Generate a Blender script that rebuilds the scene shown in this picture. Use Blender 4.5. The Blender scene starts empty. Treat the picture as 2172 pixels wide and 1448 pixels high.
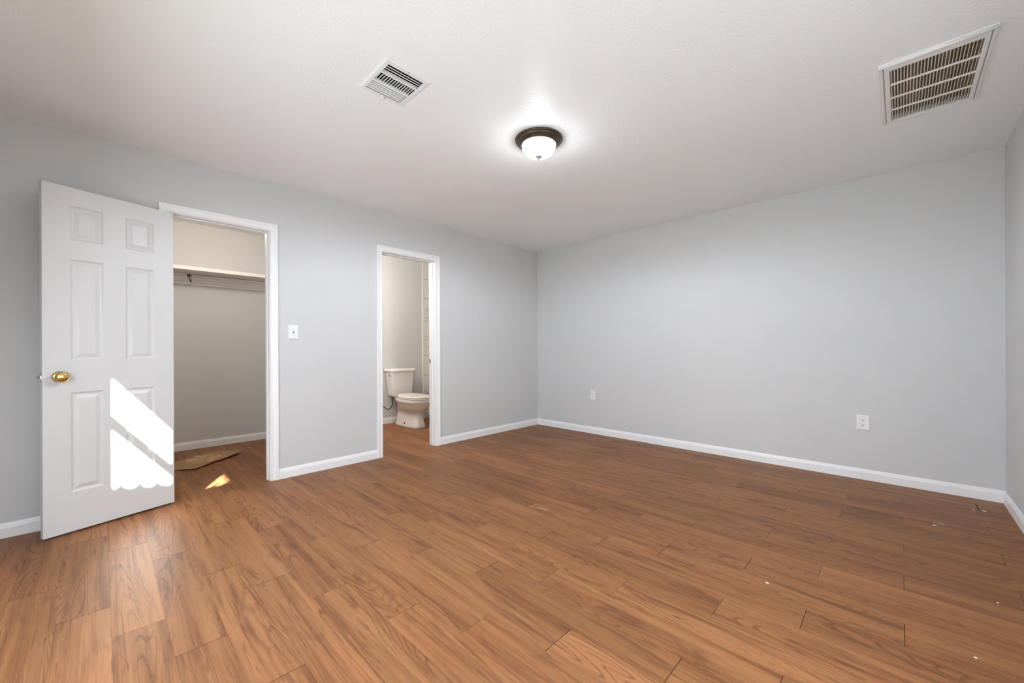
import bpy, bmesh, math, random
from mathutils import Vector, Matrix
random.seed(23)
S = bpy.context.scene
C = S.collection

# ------------------------------------------------------------------ camera
H = 2.44                 # ceiling height
W = 4.207                # room width (left wall x=0, right wall x=W, far wall y=0)
YF = -5.0                # wall behind the camera
FPX, SY = 847.0, 15.07
yaw, pit, rol = -0.7717, -0.0005, -0.0042
fw = Vector((math.cos(pit)*math.sin(yaw), math.cos(pit)*math.cos(yaw), math.sin(pit)))
rt = Vector((math.cos(yaw), -math.sin(yaw), 0))
up = rt.cross(fw)
r2 = rt*math.cos(rol) + up*math.sin(rol)
u2 = -rt*math.sin(rol) + up*math.cos(rol)
cam_d = bpy.data.cameras.new('camera')
cam_d.sensor_width = 36.0
cam_d.lens = FPX/2172*36.0
cam_d.shift_y = SY/2172
cam_d.clip_start = 0.05
cam = bpy.data.objects.new('camera', cam_d)
M = Matrix.Identity(4)
for i in range(3):
    M[i][0], M[i][1], M[i][2] = r2[i], u2[i], -fw[i]
M[0][3], M[1][3], M[2][3] = 3.6923, -4.3129, 1.0742
cam.matrix_world = M
C.objects.link(cam)
S.camera = cam

# ------------------------------------------------------------------ exposure, world, sun, daylight fill
S.view_settings.view_transform = 'Standard'
S.view_settings.look = 'None'
S.view_settings.exposure = 0.20
S.view_settings.gamma = 1.0
S.view_settings.use_curve_mapping = False
S.cycles.max_bounces = 12
S.cycles.diffuse_bounces = 8
S.cycles.glossy_bounces = 4
S.cycles.sample_clamp_indirect = 10.0
S.cycles.caustics_reflective = False

wd = bpy.data.worlds.new('sky'); S.world = wd; wd.use_nodes = True
bg = wd.node_tree.nodes['Background']
bg.inputs['Color'].default_value = (0.93, 0.96, 1.0, 1)
bg.inputs['Strength'].default_value = 1.6

def lamp(name, kind, loc, energy, color=(1, 1, 1), aim=None, **kw):
    d = bpy.data.lights.new(name, kind); d.energy = energy; d.color = color
    for k, v in kw.items(): setattr(d, k, v)
    o = bpy.data.objects.new(name, d); o.location = loc
    if aim: o.rotation_euler = Vector(aim).to_track_quat('-Z', 'Y').to_euler()
    C.objects.link(o); return o
SUN = (-0.894, 0.447, -0.59)
lamp('sun', 'SUN', (8, -9, 6), 85.0, (1.0, 0.97, 0.92), SUN, angle=0.008)
# fill panels added inside the room to stand in for daylight
lamp('side_fill_panel', 'AREA', (W-0.10, -3.4, 1.10), 6, (0.86, 1.0, 1.17), (-1, 0, 0.0), shape='RECTANGLE', size=2.5, size_y=1.1)  # soft side fill, placed at an invented window
lamp('front_fill_panel', 'AREA', (2.6, YF+0.06, 1.05), 69, (0.88, 1.0, 1.15), (0, 1, -0.42), shape='RECTANGLE', size=2.6, size_y=1.1)  # added front fill, wider than the window it stands for

# ------------------------------------------------------------------ materials
def mat(name, color=(0.8, 0.8, 0.8), rough=0.5, metal=0.0, spec=0.5, bump=None, emit=None):
    m = bpy.data.materials.new(name); m.use_nodes = True
    nt = m.node_tree; b = nt.nodes['Principled BSDF']
    b.inputs['Base Color'].default_value = (*color, 1)
    b.inputs['Roughness'].default_value = rough
    b.inputs['Metallic'].default_value = metal
    b.inputs['Specular IOR Level'].default_value = spec
    if emit:
        b.inputs['Emission Color'].default_value = (*emit[0], 1)
        b.inputs['Emission Strength'].default_value = emit[1]
    tc = nt.nodes.new('ShaderNodeTexCoord')
    # faint procedural unevenness in the colour on every material
    n = nt.nodes.new('ShaderNodeTexNoise'); n.inputs['Scale'].default_value = 3.0; n.inputs['Detail'].default_value = 3.0
    nt.links.new(tc.outputs['Object'], n.inputs['Vector'])
    mx = nt.nodes.new('ShaderNodeMix'); mx.data_type = 'RGBA'; mx.blend_type = 'MULTIPLY'
    mx.inputs['Factor'].default_value = 0.05
    mx.inputs['A'].default_value = (*color, 1)
    nt.links.new(n.outputs['Fac'], mx.inputs['B'])
    nt.links.new(mx.outputs['Result'], b.inputs['Base Color'])
    if bump:
        sc, st, dist, det = bump
        nb = nt.nodes.new('ShaderNodeTexNoise'); nb.inputs['Scale'].default_value = sc; nb.inputs['Detail'].default_value = det
        nt.links.new(tc.outputs['Object'], nb.inputs['Vector'])
        bp = nt.nodes.new('ShaderNodeBump'); bp.inputs['Strength'].default_value = st; bp.inputs['Distance'].default_value = dist
        nt.links.new(nb.outputs['Fac'], bp.inputs['Height']); nt.links.new(bp.outputs['Normal'], b.inputs['Normal'])
    return m
WALL = mat('grey_wall_paint', (0.615, 0.62, 0.615), 0.55, spec=0.3, bump=(95, 0.22, 0.004, 2))
CLOSETW = mat('closet_wall_paint', (0.62, 0.61, 0.595), 0.6, spec=0.3, bump=(95, 0.22, 0.004, 2))
CEIL = mat('ceiling_paint', (0.89, 0.905, 0.91), 0.42, spec=0.35, bump=(75, 0.40, 0.005, 3))
TRIM = mat('white_trim_paint', (0.86, 0.86, 0.855), 0.35, spec=0.4)
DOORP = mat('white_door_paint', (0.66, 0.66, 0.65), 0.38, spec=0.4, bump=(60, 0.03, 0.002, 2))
PLASTIC = mat('white_plastic', (0.82, 0.82, 0.81), 0.35)
DARK = mat('dark_slot', (0.016, 0.012, 0.010), 0.9, spec=0.1)
GREYSLOT = mat('shadowed_slot_grey', (0.18, 0.17, 0.16), 0.7)
VENTW = mat('white_vent_enamel', (0.80, 0.80, 0.79), 0.45)
CREAM = mat('cream_grille_enamel', (0.83, 0.80, 0.74), 0.5)
FILTER = mat('brown_filter_media', (0.54, 0.45, 0.31), 0.95, spec=0.1, bump=(180, 0.6, 0.004, 4))
BRONZE = mat('oil_rubbed_bronze', (0.085, 0.066, 0.052), 0.33, metal=0.75)
BRASS = mat('polished_brass', (0.80, 0.57, 0.22), 0.16, metal=1.0)
CHROME = mat('brushed_steel', (0.62, 0.60, 0.58), 0.25, metal=1.0)
def lamp_glass():
    m = bpy.data.materials.new('frosted_glass_lit'); m.use_nodes = True; nt = m.node_tree
    b = nt.nodes['Principled BSDF']; o = nt.nodes['Material Output']
    b.inputs['Base Color'].default_value = (0.95, 0.95, 0.93, 1); b.inputs['Roughness'].default_value = 0.4
    b.inputs['Emission Color'].default_value = (1, 0.985, 0.95, 1); b.inputs['Emission Strength'].default_value = 3.2
    t = nt.nodes.new('ShaderNodeBsdfTransparent'); x = nt.nodes.new('ShaderNodeMixShader'); x.inputs[0].default_value = 0.5
    nt.links.new(b.outputs[0], x.inputs[1]); nt.links.new(t.outputs[0], x.inputs[2]); nt.links.new(x.outputs[0], o.inputs[0])
    return m
GLASSW = lamp_glass()
PORC = mat('white_porcelain', (0.84, 0.81, 0.78), 0.16, spec=0.6)
SEATM = mat('white_seat_plastic', (0.87, 0.84, 0.80), 0.25)
HOSE = mat('braided_hose', (0.10, 0.085, 0.075), 0.5, metal=0.4, bump=(400, 0.4, 0.002, 2))
SHELFW = mat('white_shelf_paint', (0.80, 0.76, 0.72), 0.5)
BULB = mat('lit_bulb_glass', (1, 0.95, 0.85), 0.4, emit=((1, 0.86, 0.68), 12.0))
BLIND = mat('white_blind_slat', (0.85, 0.85, 0.83), 0.5)
LAWN = mat('lawn_green', (0.10, 0.16, 0.05), 0.9, bump=(40, 0.8, 0.03, 5))
FENCEM = mat('weathered_fence_board', (0.30, 0.24, 0.18), 0.85, bump=(30, 0.4, 0.01, 5))
BRICK = mat('pier_brick', (0.36, 0.19, 0.13), 0.85, bump=(25, 0.5, 0.01, 4))
CHIPM = mat('white_paint_chip', (0.86, 0.80, 0.74), 0.6)

def glass_mat():
    m = bpy.data.materials.new('window_glass'); m.use_nodes = True; nt = m.node_tree
    nt.nodes.remove(nt.nodes['Principled BSDF']); o = nt.nodes['Material Output']
    t = nt.nodes.new('ShaderNodeBsdfTransparent'); g = nt.nodes.new('ShaderNodeBsdfGlossy'); g.inputs['Roughness'].default_value = 0.02
    mx = nt.nodes.new('ShaderNodeMixShader'); mx.inputs[0].default_value = 0.06
    nt.links.new(t.outputs[0], mx.inputs[1]); nt.links.new(g.outputs[0], mx.inputs[2]); nt.links.new(mx.outputs[0], o.inputs[0])
    return m
GLASS = glass_mat()

def node(nt, t, **kw):
    n = nt.nodes.new(t)
    for k, v in kw.items():
        if k.startswith('i_'): n.inputs[k[2:].replace('_', ' ')].default_value = v
        else: setattr(n, k, v)
    return n
def mth(nt, op, a, b=None, c=None):
    n = nt.nodes.new('ShaderNodeMath'); n.operation = op
    for i, v in enumerate((a, b, c)):
        if v is None: continue
        if isinstance(v, (int, float)): n.inputs[i].default_value = v
        else: nt.links.new(v, n.inputs[i])
    return n.outputs[0]
def ramp(nt, fac, stops):
    n = nt.nodes.new('ShaderNodeValToRGB'); e = n.color_ramp.elements
    while len(e) < len(stops): e.new(0.5)
    for k, (p, c) in zip(e, stops):
        k.position = p; k.color = (c, c, c, 1) if isinstance(c, (int, float)) else (*c, 1)
    nt.links.new(fac, n.inputs[0]); return n.outputs[0]
def mixc(nt, fac, a, b, mode='MIX'):
    n = nt.nodes.new('ShaderNodeMix'); n.data_type = 'RGBA'; n.blend_type = mode
    for s, v in (('Factor', fac), ('A', a), ('B', b)):
        if isinstance(v, (int, float)): n.inputs[s].default_value = v
        elif isinstance(v, tuple): n.inputs[s].default_value = (*v, 1)
        else: nt.links.new(v, n.inputs[s])
    return n.outputs['Result']

def wood_mat():
    m = bpy.data.materials.new('wood_plank_floor'); m.use_nodes = True; nt = m.node_tree
    b = nt.nodes['Principled BSDF']; L = nt.links.new
    tc = node(nt, 'ShaderNodeTexCoord'); at = node(nt, 'ShaderNodeAttribute', attribute_name='plank')
    off = node(nt, 'ShaderNodeVectorMath', operation='MULTIPLY'); off.inputs[1].default_value = (41.0, 67.0, 13.0)
    L(at.outputs['Color'], off.inputs[0])
    q = node(nt, 'ShaderNodeVectorMath', operation='ADD'); L(tc.outputs['Object'], q.inputs[0]); L(off.outputs[0], q.inputs[1])
    sep = node(nt, 'ShaderNodeSeparateColor'); L(at.outputs['Color'], sep.inputs[0])
    def noise(sx, sy, det=3.0, rough=0.55, dist=0.0, add=(0, 0, 0)):
        mp = node(nt, 'ShaderNodeMapping'); mp.inputs['Scale'].default_value = (sx, sy, 1); mp.inputs['Location'].default_value = add
        L(q.outputs[0], mp.inputs[0])
        n = node(nt, 'ShaderNodeTexNoise', i_Scale=1.0, i_Detail=det, i_Roughness=rough, i_Distortion=dist); L(mp.outputs[0], n.inputs['Vector']); return n.outputs['Fac']
    low = noise(0.62, 6.5, 1.5, 0.40, 0.25)
    fine = noise(22, 55, 3.0, 0.6, 0, (3, 5, 0))
    h = mth(nt, 'ADD', mth(nt, 'MULTIPLY', low, 36.0), mth(nt, 'MULTIPLY', fine, 0.60))
    pp = mth(nt, 'PINGPONG', h, 0.5)                       # growth rings as contours of the low field
    ring = ramp(nt, pp, [(0.0, 1.0), (0.07, 0.75), (0.17, 0.0)])
    rmask = ramp(nt, noise(0.9, 9.0, 2.0, 0.5, 0.3, (11, 2, 0)), [(0.45, 0.04), (0.58, 1.0)])
    fib = noise(3.5, 230, 5.0, 0.75, 0, (0, 9, 0))
    ringm = mth(nt, 'MULTIPLY', mth(nt, 'MULTIPLY', ring, rmask), ramp(nt, fib, [(0.25, 0.55), (0.60, 1.0)]))
    streak = ramp(nt, noise(1.3, 30.0, 5.0, 0.62, 0.5, (7, 1, 0)), [(0.48, 0.0), (0.60, 0.45), (0.74, 1.0)])
    band = noise(0.55, 10.0, 4.0, 0.55, 0, (2, 8, 0))
    dark = ramp(nt, noise(2.0, 13.0, 4.0, 0.62, 0.8, (5, 3, 0)), [(0.56, 0.0), (0.65, 0.6), (0.74, 1.0)])
    fleck = ramp(nt, noise(6.0, 130.0, 3.0, 0.55, 0.3, (1, 4, 0)), [(0.64, 0.0), (0.72, 1.0)])
    pale = ramp(nt, noise(1.0, 26.0, 3.0, 0.5, 0.3, (9, 6, 0)), [(0.60, 0.0), (0.72, 1.0)])
    base = mixc(nt, ramp(nt, band, [(0.34, 0.0), (0.66, 1.0)]), (0.194, 0.073, 0.0250), (0.322, 0.141, 0.0550))
    base = mixc(nt, mth(nt, 'MULTIPLY', ramp(nt, fib, [(0.36, 0.0), (0.64, 1.0)]), 0.55), base, (0.375, 0.170, 0.0690))
    base = mixc(nt, mth(nt, 'MULTIPLY', pale, 0.5), base, (0.390, 0.172, 0.072))
    base = mixc(nt, mth(nt, 'MULTIPLY', streak, 0.74), base, (0.100, 0.031, 0.0105))
    base = mixc(nt, mth(nt, 'MULTIPLY', ringm, 0.62), base, (0.075, 0.025, 0.010))
    base = mixc(nt, mth(nt, 'MULTIPLY', dark, 0.64), base, (0.090, 0.028, 0.014))
    base = mixc(nt, mth(nt, 'MULTIPLY', fleck, 0.60), base, (0.060, 0.020, 0.008))
    tone = mth(nt, 'ADD', mth(nt, 'MULTIPLY', sep.outputs[2], 0.20), 0.86)
    tn = node(nt, 'ShaderNodeCombineColor'); L(tone, tn.inputs[0]); L(tone, tn.inputs[1]); L(tone, tn.inputs[2])
    base = mixc(nt, 1.0, base, tn.outputs[0], 'MULTIPLY')
    # scuffs with their own outline: a worn plank end and a chalky smear
    def scuff(cx, cy, rx, ry, seed):
        mp = node(nt, 'ShaderNodeMapping'); mp.inputs['Location'].default_value = (-cx/rx, -cy/ry, 0); mp.inputs['Scale'].default_value = (1/rx, 1/ry, 0)
        L(tc.outputs['Object'], mp.inputs[0])
        ln = node(nt, 'ShaderNodeVectorMath', operation='LENGTH'); L(mp.outputs[0], ln.inputs[0])
        nz = node(nt, 'ShaderNodeTexNoise', i_Scale=26.0, i_Detail=4.0); L(tc.outputs['Object'], nz.inputs['Vector'])
        v = mth(nt, 'ADD', ln.outputs['Value'], mth(nt, 'MULTIPLY', nz.outputs['Fac'], 1.1))
        return ramp(nt, v, [(0.75, 1.0), (1.25, 0.0)])
    base = mixc(nt, mth(nt, 'MULTIPLY', scuff(1.96, -2.255, 0.13, 0.045, 1), 0.45), base, (0.52, 0.36, 0.29))
    base = mixc(nt, mth(nt, 'MULTIPLY', scuff(3.86, -0.775, 0.07, 0.055, 2), 0.40), base, (0.55, 0.45, 0.37))
    L(base, b.inputs['Base Color'])
    rg = mth(nt, 'ADD', 0.36, mth(nt, 'MULTIPLY', fib, 0.16)); L(rg, b.inputs['Roughness'])
    b.inputs['Specular IOR Level'].default_value = 0.20
    bp = node(nt, 'ShaderNodeBump', i_Strength=0.25, i_Distance=0.0012)
    L(mth(nt, 'SUBTRACT', mth(nt, 'MULTIPLY', fib, 0.6), mth(nt, 'MULTIPLY', ringm, 0.8)), bp.inputs['Height']); L(bp.outputs[0], b.inputs['Normal'])
    return m
WOOD = wood_mat()
GROOVE = mat('plank_groove', (0.075, 0.032, 0.016), 0.8)

def tile_mat():
    m = bpy.data.materials.new('marble_look_tile'); m.use_nodes = True; nt = m.node_tree
    b = nt.nodes['Principled BSDF']; L = nt.links.new; tc = node(nt, 'ShaderNodeTexCoord')
    w = node(nt, 'ShaderNodeTexNoise', i_Scale=2.3, i_Detail=5.0, i_Distortion=1.2); L(tc.outputs['Object'], w.inputs['Vector'])
    vein = ramp(nt, mth(nt, 'PINGPONG', mth(nt, 'MULTIPLY', w.outputs['Fac'], 4.0), 0.5), [(0.0, 1.0), (0.045, 0.0)])
    base = mixc(nt, mth(nt, 'MULTIPLY', vein, 0.5), (0.78, 0.76, 0.73), (0.38, 0.36, 0.34))
    L(base, b.inputs['Base Color']); b.inputs['Roughness'].default_value = 0.2
    return m
TILE = tile_mat()

def scrap_mat():
    m = bpy.data.materials.new('torn_cardboard'); m.use_nodes = True; nt = m.node_tree
    b = nt.nodes['Principled BSDF']; L = nt.links.new; tc = node(nt, 'ShaderNodeTexCoord')
    n = node(nt, 'ShaderNodeTexNoise', i_Scale=22.0, i_Detail=3.0, i_Distortion=0.8); L(tc.outputs['Object'], n.inputs['Vector'])
    mp = node(nt, 'ShaderNodeMapping'); mp.inputs['Location'].default_value = (1.19/0.20, 3.63/0.17, 0); mp.inputs['Scale'].default_value = (1/0.20, 1/0.17, 0); L(tc.outputs['Object'], mp.inputs[0])
    ln = node(nt, 'ShaderNodeVectorMath', operation='LENGTH'); L(mp.outputs[0], ln.inputs[0])
    msk = mth(nt, 'MULTIPLY', ramp(nt, ln.outputs['Value'], [(0.7, 1.0), (1.0, 0.0)]), ramp(nt, n.outputs['Fac'], [(0.48, 0.0), (0.53, 1.0)]))
    L(mixc(nt, msk, (0.34, 0.20, 0.095), (0.56, 0.37, 0.20)), b.inputs['Base Color']); b.inputs['Roughness'].default_value = 0.8
    return m
SCRAP = scrap_mat()

# ------------------------------------------------------------------ helpers
def link(name, bm, m, parent=None, smooth=False, loc=None, bevel=None, mats=None):
    bmesh.ops.recalc_face_normals(bm, faces=bm.faces)
    me = bpy.data.meshes.new(name); bm.to_mesh(me); bm.free()
    for x in (mats or [m]): me.materials.append(x)
    if smooth:
        for p in me.polygons: p.use_smooth = True
    o = bpy.data.objects.new(name, me); C.objects.link(o)
    if parent is not None: o.parent = parent
    if loc is not None: o.location = loc
    if bevel:
        md = o.modifiers.new('soft_edges', 'BEVEL'); md.width = bevel; md.segments = 2; md.limit_method = 'ANGLE'; md.angle_limit = math.radians(40)
    return o
def tag(o, label=None, cat=None, group=None, kind=None):
    if label: o['label'] = label
    if cat: o['category'] = cat
    if group: o['group'] = group
    if kind: o['kind'] = kind
    return o
def empty(name, loc=(0, 0, 0), mw=None, **kw):
    o = bpy.data.objects.new(name, None); C.objects.link(o); o.empty_display_size = 0.05
    if mw is not None: o.matrix_world = mw
    else: o.location = loc
    return tag(o, **kw)
def box(bm, x0, x1, y0, y1, z0, z1):
    v = [bm.verts.new((x, y, z)) for x in (x0, x1) for y in (y0, y1) for z in (z0, z1)]
    for f in ((0, 1, 3, 2), (4, 6, 7, 5), (0, 4, 5, 1), (2, 3, 7, 6), (0, 2, 6, 4), (1, 5, 7, 3)):
        bm.faces.new([v[i] for i in f])
    return v
def boxes(*bs):
    bm = bmesh.new()
    for b in bs: box(bm, *b)
    return bm
def slab(axis, c0, c1, u, v, holes=()):
    """wall / ceiling slab between c0 and c1 on the axis, with rectangular holes in (u, v)."""
    bm = bmesh.new()
    us = sorted(set([u[0], u[1]] + [h[i] for h in holes for i in (0, 1)]))
    vs = sorted(set([v[0], v[1]] + [h[i] for h in holes for i in (2, 3)]))
    ax = [a for a in (0, 1, 2) if a != axis]
    def P(c, a, b):
        p = [0, 0, 0]; p[axis] = c; p[ax[0]] = a; p[ax[1]] = b; return p
    cache = {}
    def vert(c, a, b):
        k = (c, a, b)
        if k not in cache: cache[k] = bm.verts.new(P(c, a, b))
        return cache[k]
    solid = {}
    for i in range(len(us)-1):
        for j in range(len(vs)-1):
            mu, mv = (us[i]+us[i+1])/2, (vs[j]+vs[j+1])/2
            solid[i, j] = not any(h[0] < mu < h[1] and h[2] < mv < h[3] for h in holes)
    for (i, j), s in solid.items():
        if not s: continue
        a0, a1, b0, b1 = us[i], us[i+1], vs[j], vs[j+1]
        for c in (c0, c1): bm.faces.new([vert(c, a0, b0), vert(c, a1, b0), vert(c, a1, b1), vert(c, a0, b1)])
        for di, dj, e in ((-1, 0, ((a0, b0), (a0, b1))), (1, 0, ((a1, b0), (a1, b1))), (0, -1, ((a0, b0), (a1, b0))), (0, 1, ((a0, b1), (a1, b1)))):
            if not solid.get((i+di, j+dj), False):
                bm.faces.new([vert(c0, *e[0]), vert(c1, *e[0]), vert(c1, *e[1]), vert(c0, *e[1])])
    return bm
def lathe(bm, prof, n=48, origin=(0, 0, 0), axis='Z'):
    o = Vector(origin); rings = []
    for r, h in prof:
        ring = []
        for k in range(n):
            a = 2*math.pi*k/n
            p = Vector((r*math.cos(a), r*math.sin(a), h))
            if axis == 'Y': p = Vector((p.x, p.z, p.y))
            if axis == 'X': p = Vector((p.z, p.x, p.y))
            ring.append(bm.verts.new(o+p))
        rings.append(ring)
    for a, b in zip(rings, rings[1:]):
        for k in range(n): bm.faces.new([a[k], a[(k+1) % n], b[(k+1) % n], b[k]])
    for r in (rings[0], rings[-1]):
        if (r[0].co-r[n//2].co).length > 1e-5: bm.faces.new(r)
    bmesh.ops.remove_doubles(bm, verts=bm.verts, dist=1e-6)
    return bm
def loft(bm, rings, cap0=True, cap1=True):
    R = [[bm.verts.new(p) for p in r] for r in rings]; n = len(R[0])
    for a, b in zip(R, R[1:]):
        for k in range(n): bm.faces.new([a[k], a[(k+1) % n], b[(k+1) % n], b[k]])
    if cap0: bm.faces.new(R[0])
    if cap1: bm.faces.new(R[-1])
    return bm
def tube(bm, pts, r, n=10):
    pts = [Vector(p) for p in pts]; rings = []
    for i, p in enumerate(pts):
        t = (pts[min(i+1, len(pts)-1)] - pts[max(i-1, 0)]).normalized()
        a = t.cross(Vector((0.31, 0.2, 0.93))).normalized(); b = t.cross(a)
        rings.append([p + a*r*math.cos(2*math.pi*k/n) + b*r*math.sin(2*math.pi*k/n) for k in range(n)])
    return loft(bm, rings)
def smooth_path(pts, n=8):
    pts = [Vector(p) for p in pts]; out = []
    for i in range(len(pts)-1):
        p0, p1, p2, p3 = pts[max(i-1, 0)], pts[i], pts[i+1], pts[min(i+2, len(pts)-1)]
        for k in range(n):
            t = k/n
            out.append(0.5*((2*p1)+(p2-p0)*t+(2*p0-5*p1+4*p2-p3)*t*t+(3*p1-p0-3*p2+p3)*t**3))
    return out+[pts[-1]]
def struct(name, bm, m, label=None, parent=None, **kw):
    o = link(name, bm, m, parent, **kw)
    if parent is None: tag(o, label, kind='structure')
    return o

# ------------------------------------------------------------------ room shell
TH = 0.112                               # left wall thickness
JC0, JC1 = -3.973, -3.357                # closet opening between jamb faces
JB0, JB1 = -2.363, -1.741                # bathroom opening between jamb faces
JT = 2.0385                              # underside of the head jambs
J = 0.019                                # jamb board thickness
REG = (1.706, 1.948, -3.357, -3.154)     # supply register opening
RET = (3.650, 3.972, -1.640, -0.985)     # return grille opening
XC, XB = -1.80, -1.62                    # rear walls of closet and bathroom

struct('wall_left', slab(0, -TH, 0, (YF-0.1, 0.1), (0, H), [(JC0-J, JC1+J, -1, JT+J), (JB0-J, JB1+J, -1, JT+J)]), WALL, 'grey painted left wall with closet and bathroom doorways')
struct('wall_back', slab(1, 0, 0.1, (-2.0, W+0.1), (0, H)), WALL, 'plain pale grey far wall with two outlets')
W3 = (-4.70, -2.10, 0.50, 1.98)
struct('wall_right', slab(0, W, W+0.12, (YF-0.1, 0), (0, H), [W3]), WALL, 'sliver of grey wall at the right edge')
WA = (1.612, 2.85)
WZ = (0.62, 2.08)
struct('wall_front', slab(1, YF-0.12, YF, (-2.0, W+0.12), (0, H), [(*WA, *WZ)]), WALL, 'grey wall behind the camera with a twin window')
struct('ceiling', slab(2, H, H+0.10, (-2.0, W+0.12), (YF-0.12, 0.1), [REG, RET]), CEIL, 'white textured ceiling')
struct('wall_closet_rear', slab(0, XC-0.1, XC, (YF, -2.75), (0, H)), CLOSETW, 'rear wall of the closet')
struct('wall_closet_left', slab(1, -4.75, -4.65, (XC, -TH), (0, H)), CLOSETW, 'closet side wall hidden behind the door')
struct('wall_closet_right', slab(1, -2.80, -2.70, (XC, -TH), (0, H)), CLOSETW, 'partition between closet and bathroom')
struct('wall_bathroom_rear', slab(0, XB-0.1, XB, (-2.70, 0), (0, H)), WALL, 'grey bathroom wall behind the toilet')

# floor: staggered planks in rows of 15 cm, 91 cm long, three-row stagger read from the photograph
def floor():
    bm = bmesh.new(); cl = bm.loops.layers.float_color.new('plank')
    x0f, x1f = -1.95, W+0.12
    off = (0.670, 0.957, 1.317); RW = 0.1528; PL = 0.9144; G = 0.0006; GL = 0.00022
    k = -6
    while True:
        ya = -4.29 + RW*k; yb = ya+RW; k += 1
        if yb < YF-0.1: continue
        if ya > 0.1: break
        ya_, yb_ = max(ya, YF-0.12), min(yb, 0.1)
        s = off[(k-1) % 3] - 4*PL
        while s < x1f:
            xa, xb = max(s, x0f), min(s+PL, x1f); s += PL
            if xb <= xa+0.01: continue
            rnd = (random.random(), random.random(), random.random(), 1)
            gl = gr = G; gb = gt = GL
            if abs(xb-4.06) < 0.02 and abs(ya+0.317) < 0.02: gr, gt = 0.0062, 0.0045   # lifted plank by the far right corner
            if random.random() < 0.45: gl += 0.0008
            xs = (xa+gl, xb-gr); ys = (ya_+gb, yb_-gt)
            t = [bm.verts.new((x, y, 0)) for x, y in ((xs[0], ys[0]), (xs[1], ys[0]), (xs[1], ys[1]), (xs[0], ys[1]))]
            w = [bm.verts.new((x, y, -0.004)) for x, y in ((xs[0], ys[0]), (xs[1], ys[0]), (xs[1], ys[1]), (xs[0], ys[1]))]
            fs = [bm.faces.new(t)]
            for i in range(4):
                f = bm.faces.new([t[i], t[(i+1) % 4], w[(i+1) % 4], w[i]]); f.material_index = 1; fs.append(f)
            for f in fs:
                for lp in f.loops: lp[cl] = rnd
    sub = box(bm, x0f, x1f, YF-0.12, 0.1, -0.06, -0.003)
    for f in bm.faces:
        if all(v in sub for v in f.verts): f.material_index = 1
    return struct('floor', bm, None, 'warm brown wood-look plank floor', mats=[WOOD, GROOVE])
floor()

# baseboards: profile swept along the wall
def baseboard(name, p0, p1, inward, label=None, h=0.0835, m=TRIM):
    prof = [(0, 0), (0.0125, 0), (0.0125, h*0.70), (0.0105, h*0.76), (0.0085, h*0.86), (0.0065, h*0.93), (0.0035, h), (0, h)]
    bm = bmesh.new(); n = Vector(inward)
    loft(bm, [[Vector((*p, 0)) + n*d + Vector((0, 0, z)) for d, z in prof] for p in (p0, p1)])
    return struct(name, bm, m, label)
CO0, CO1 = JC0-0.0625, JC1+0.0625        # outer casing edges
BO0, BO1 = JB0-0.0625, JB1+0.0625
baseboard('baseboard_left_1', (0, YF), (0, CO0), (1, 0, 0), 'white baseboard beside the open door, at the left edge')
baseboard('baseboard_left_2', (0, CO1), (0, BO0), (1, 0, 0), 'white baseboard between closet and bathroom doorways')
baseboard('baseboard_left_3', (0, BO1), (0, 0), (1, 0, 0), 'white baseboard from bathroom doorway to far corner')
baseboard('baseboard_back', (0, 0), (W, 0), (0, -1, 0), 'long white baseboard along the far wall')
baseboard('baseboard_right', (W, -0.0125), (W, YF), (-1, 0, 0), 'white baseboard under the right wall')
baseboard('baseboard_front', (W-0.0125, YF), (0.0125, YF), (0, 1, 0), 'white baseboard behind the camera')
baseboard('baseboard_closet', (XC, -4.65), (XC, -2.80), (1, 0, 0), 'white baseboard at the rear of the closet')
baseboard('baseboard_bathroom', (XB, -2.70), (XB, -0.85), (1, 0, 0), 'white baseboard behind the toilet')

# door casings (mitred profile), jambs, stops and strikes
def casing(name, a, b, label, strike_side, door_leaf):
    root = empty(name, (0, (a+b)/2, 0), label=label, kind='structure')
    prof = [(0, 0), (0, 0.008), (0.004, 0.0112), (0.009, 0.0118), (0.013, 0.0095), (0.017, 0.0092), (0.030, 0.0118), (0.040, 0.0148),
            (0.043, 0.0132), (0.046, 0.0158), (0.052, 0.0170), (0.0555, 0.0155), (0.057, 0.012), (0.057, 0)]
    ia, ib, it = a-0.0055-(a+b)/2, b+0.0055-(a+b)/2, JT+0.005
    def face(sgn, x):
        bm = bmesh.new(); rings = []
        for st in range(4):
            ring = []
            for w, d in prof:
                y = (ia-w) if st < 2 else (ib+w); z = 0 if st in (0, 3) else it+w
                ring.append((x+sgn*d, y, z))
            rings.append(ring)
        return loft(bm, rings)
    link('casing', face(1, 0), TRIM, root)
    link('rear_casing', face(-1, -TH), TRIM, root)
    ya, yb = a-(a+b)/2, b-(a+b)/2
    link('jamb', boxes((-TH, 0, ya-J, ya, 0, JT+J), (-TH, 0, yb, yb+J, 0, JT+J), (-TH, 0, ya, yb, JT, JT+J)), TRIM, root, bevel=0.0012)
    s0, s1 = door_leaf
    link('door_stop', boxes((s0, s1, ya, ya+0.010, 0, JT), (s0, s1, yb-0.010, yb, 0, JT), (s0, s1, ya+0.010, yb-0.010, JT-0.010, JT)), TRIM, root, bevel=0.001)
    return root, ya, yb
c1, ya, yb = casing('trim_1', JC0, JC1, 'white casing around the closet doorway', 1, (-0.076, -0.040))
bm = bmesh.new()
lathe(bm, [(0.0, 0.0), (0.013, 0.0), (0.014, -0.0012), (0.011, -0.002), (0.010, -0.0005), (0.0, -0.0003)], 24, (0, 0, 0), 'Y')
for v in bm.verts: v.co.z *= 1.9
tag(link('strike_plate', bm, TRIM, c1, True, (-0.016, yb-0.0008, 0.935)), 'white painted oval strike plate')
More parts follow.
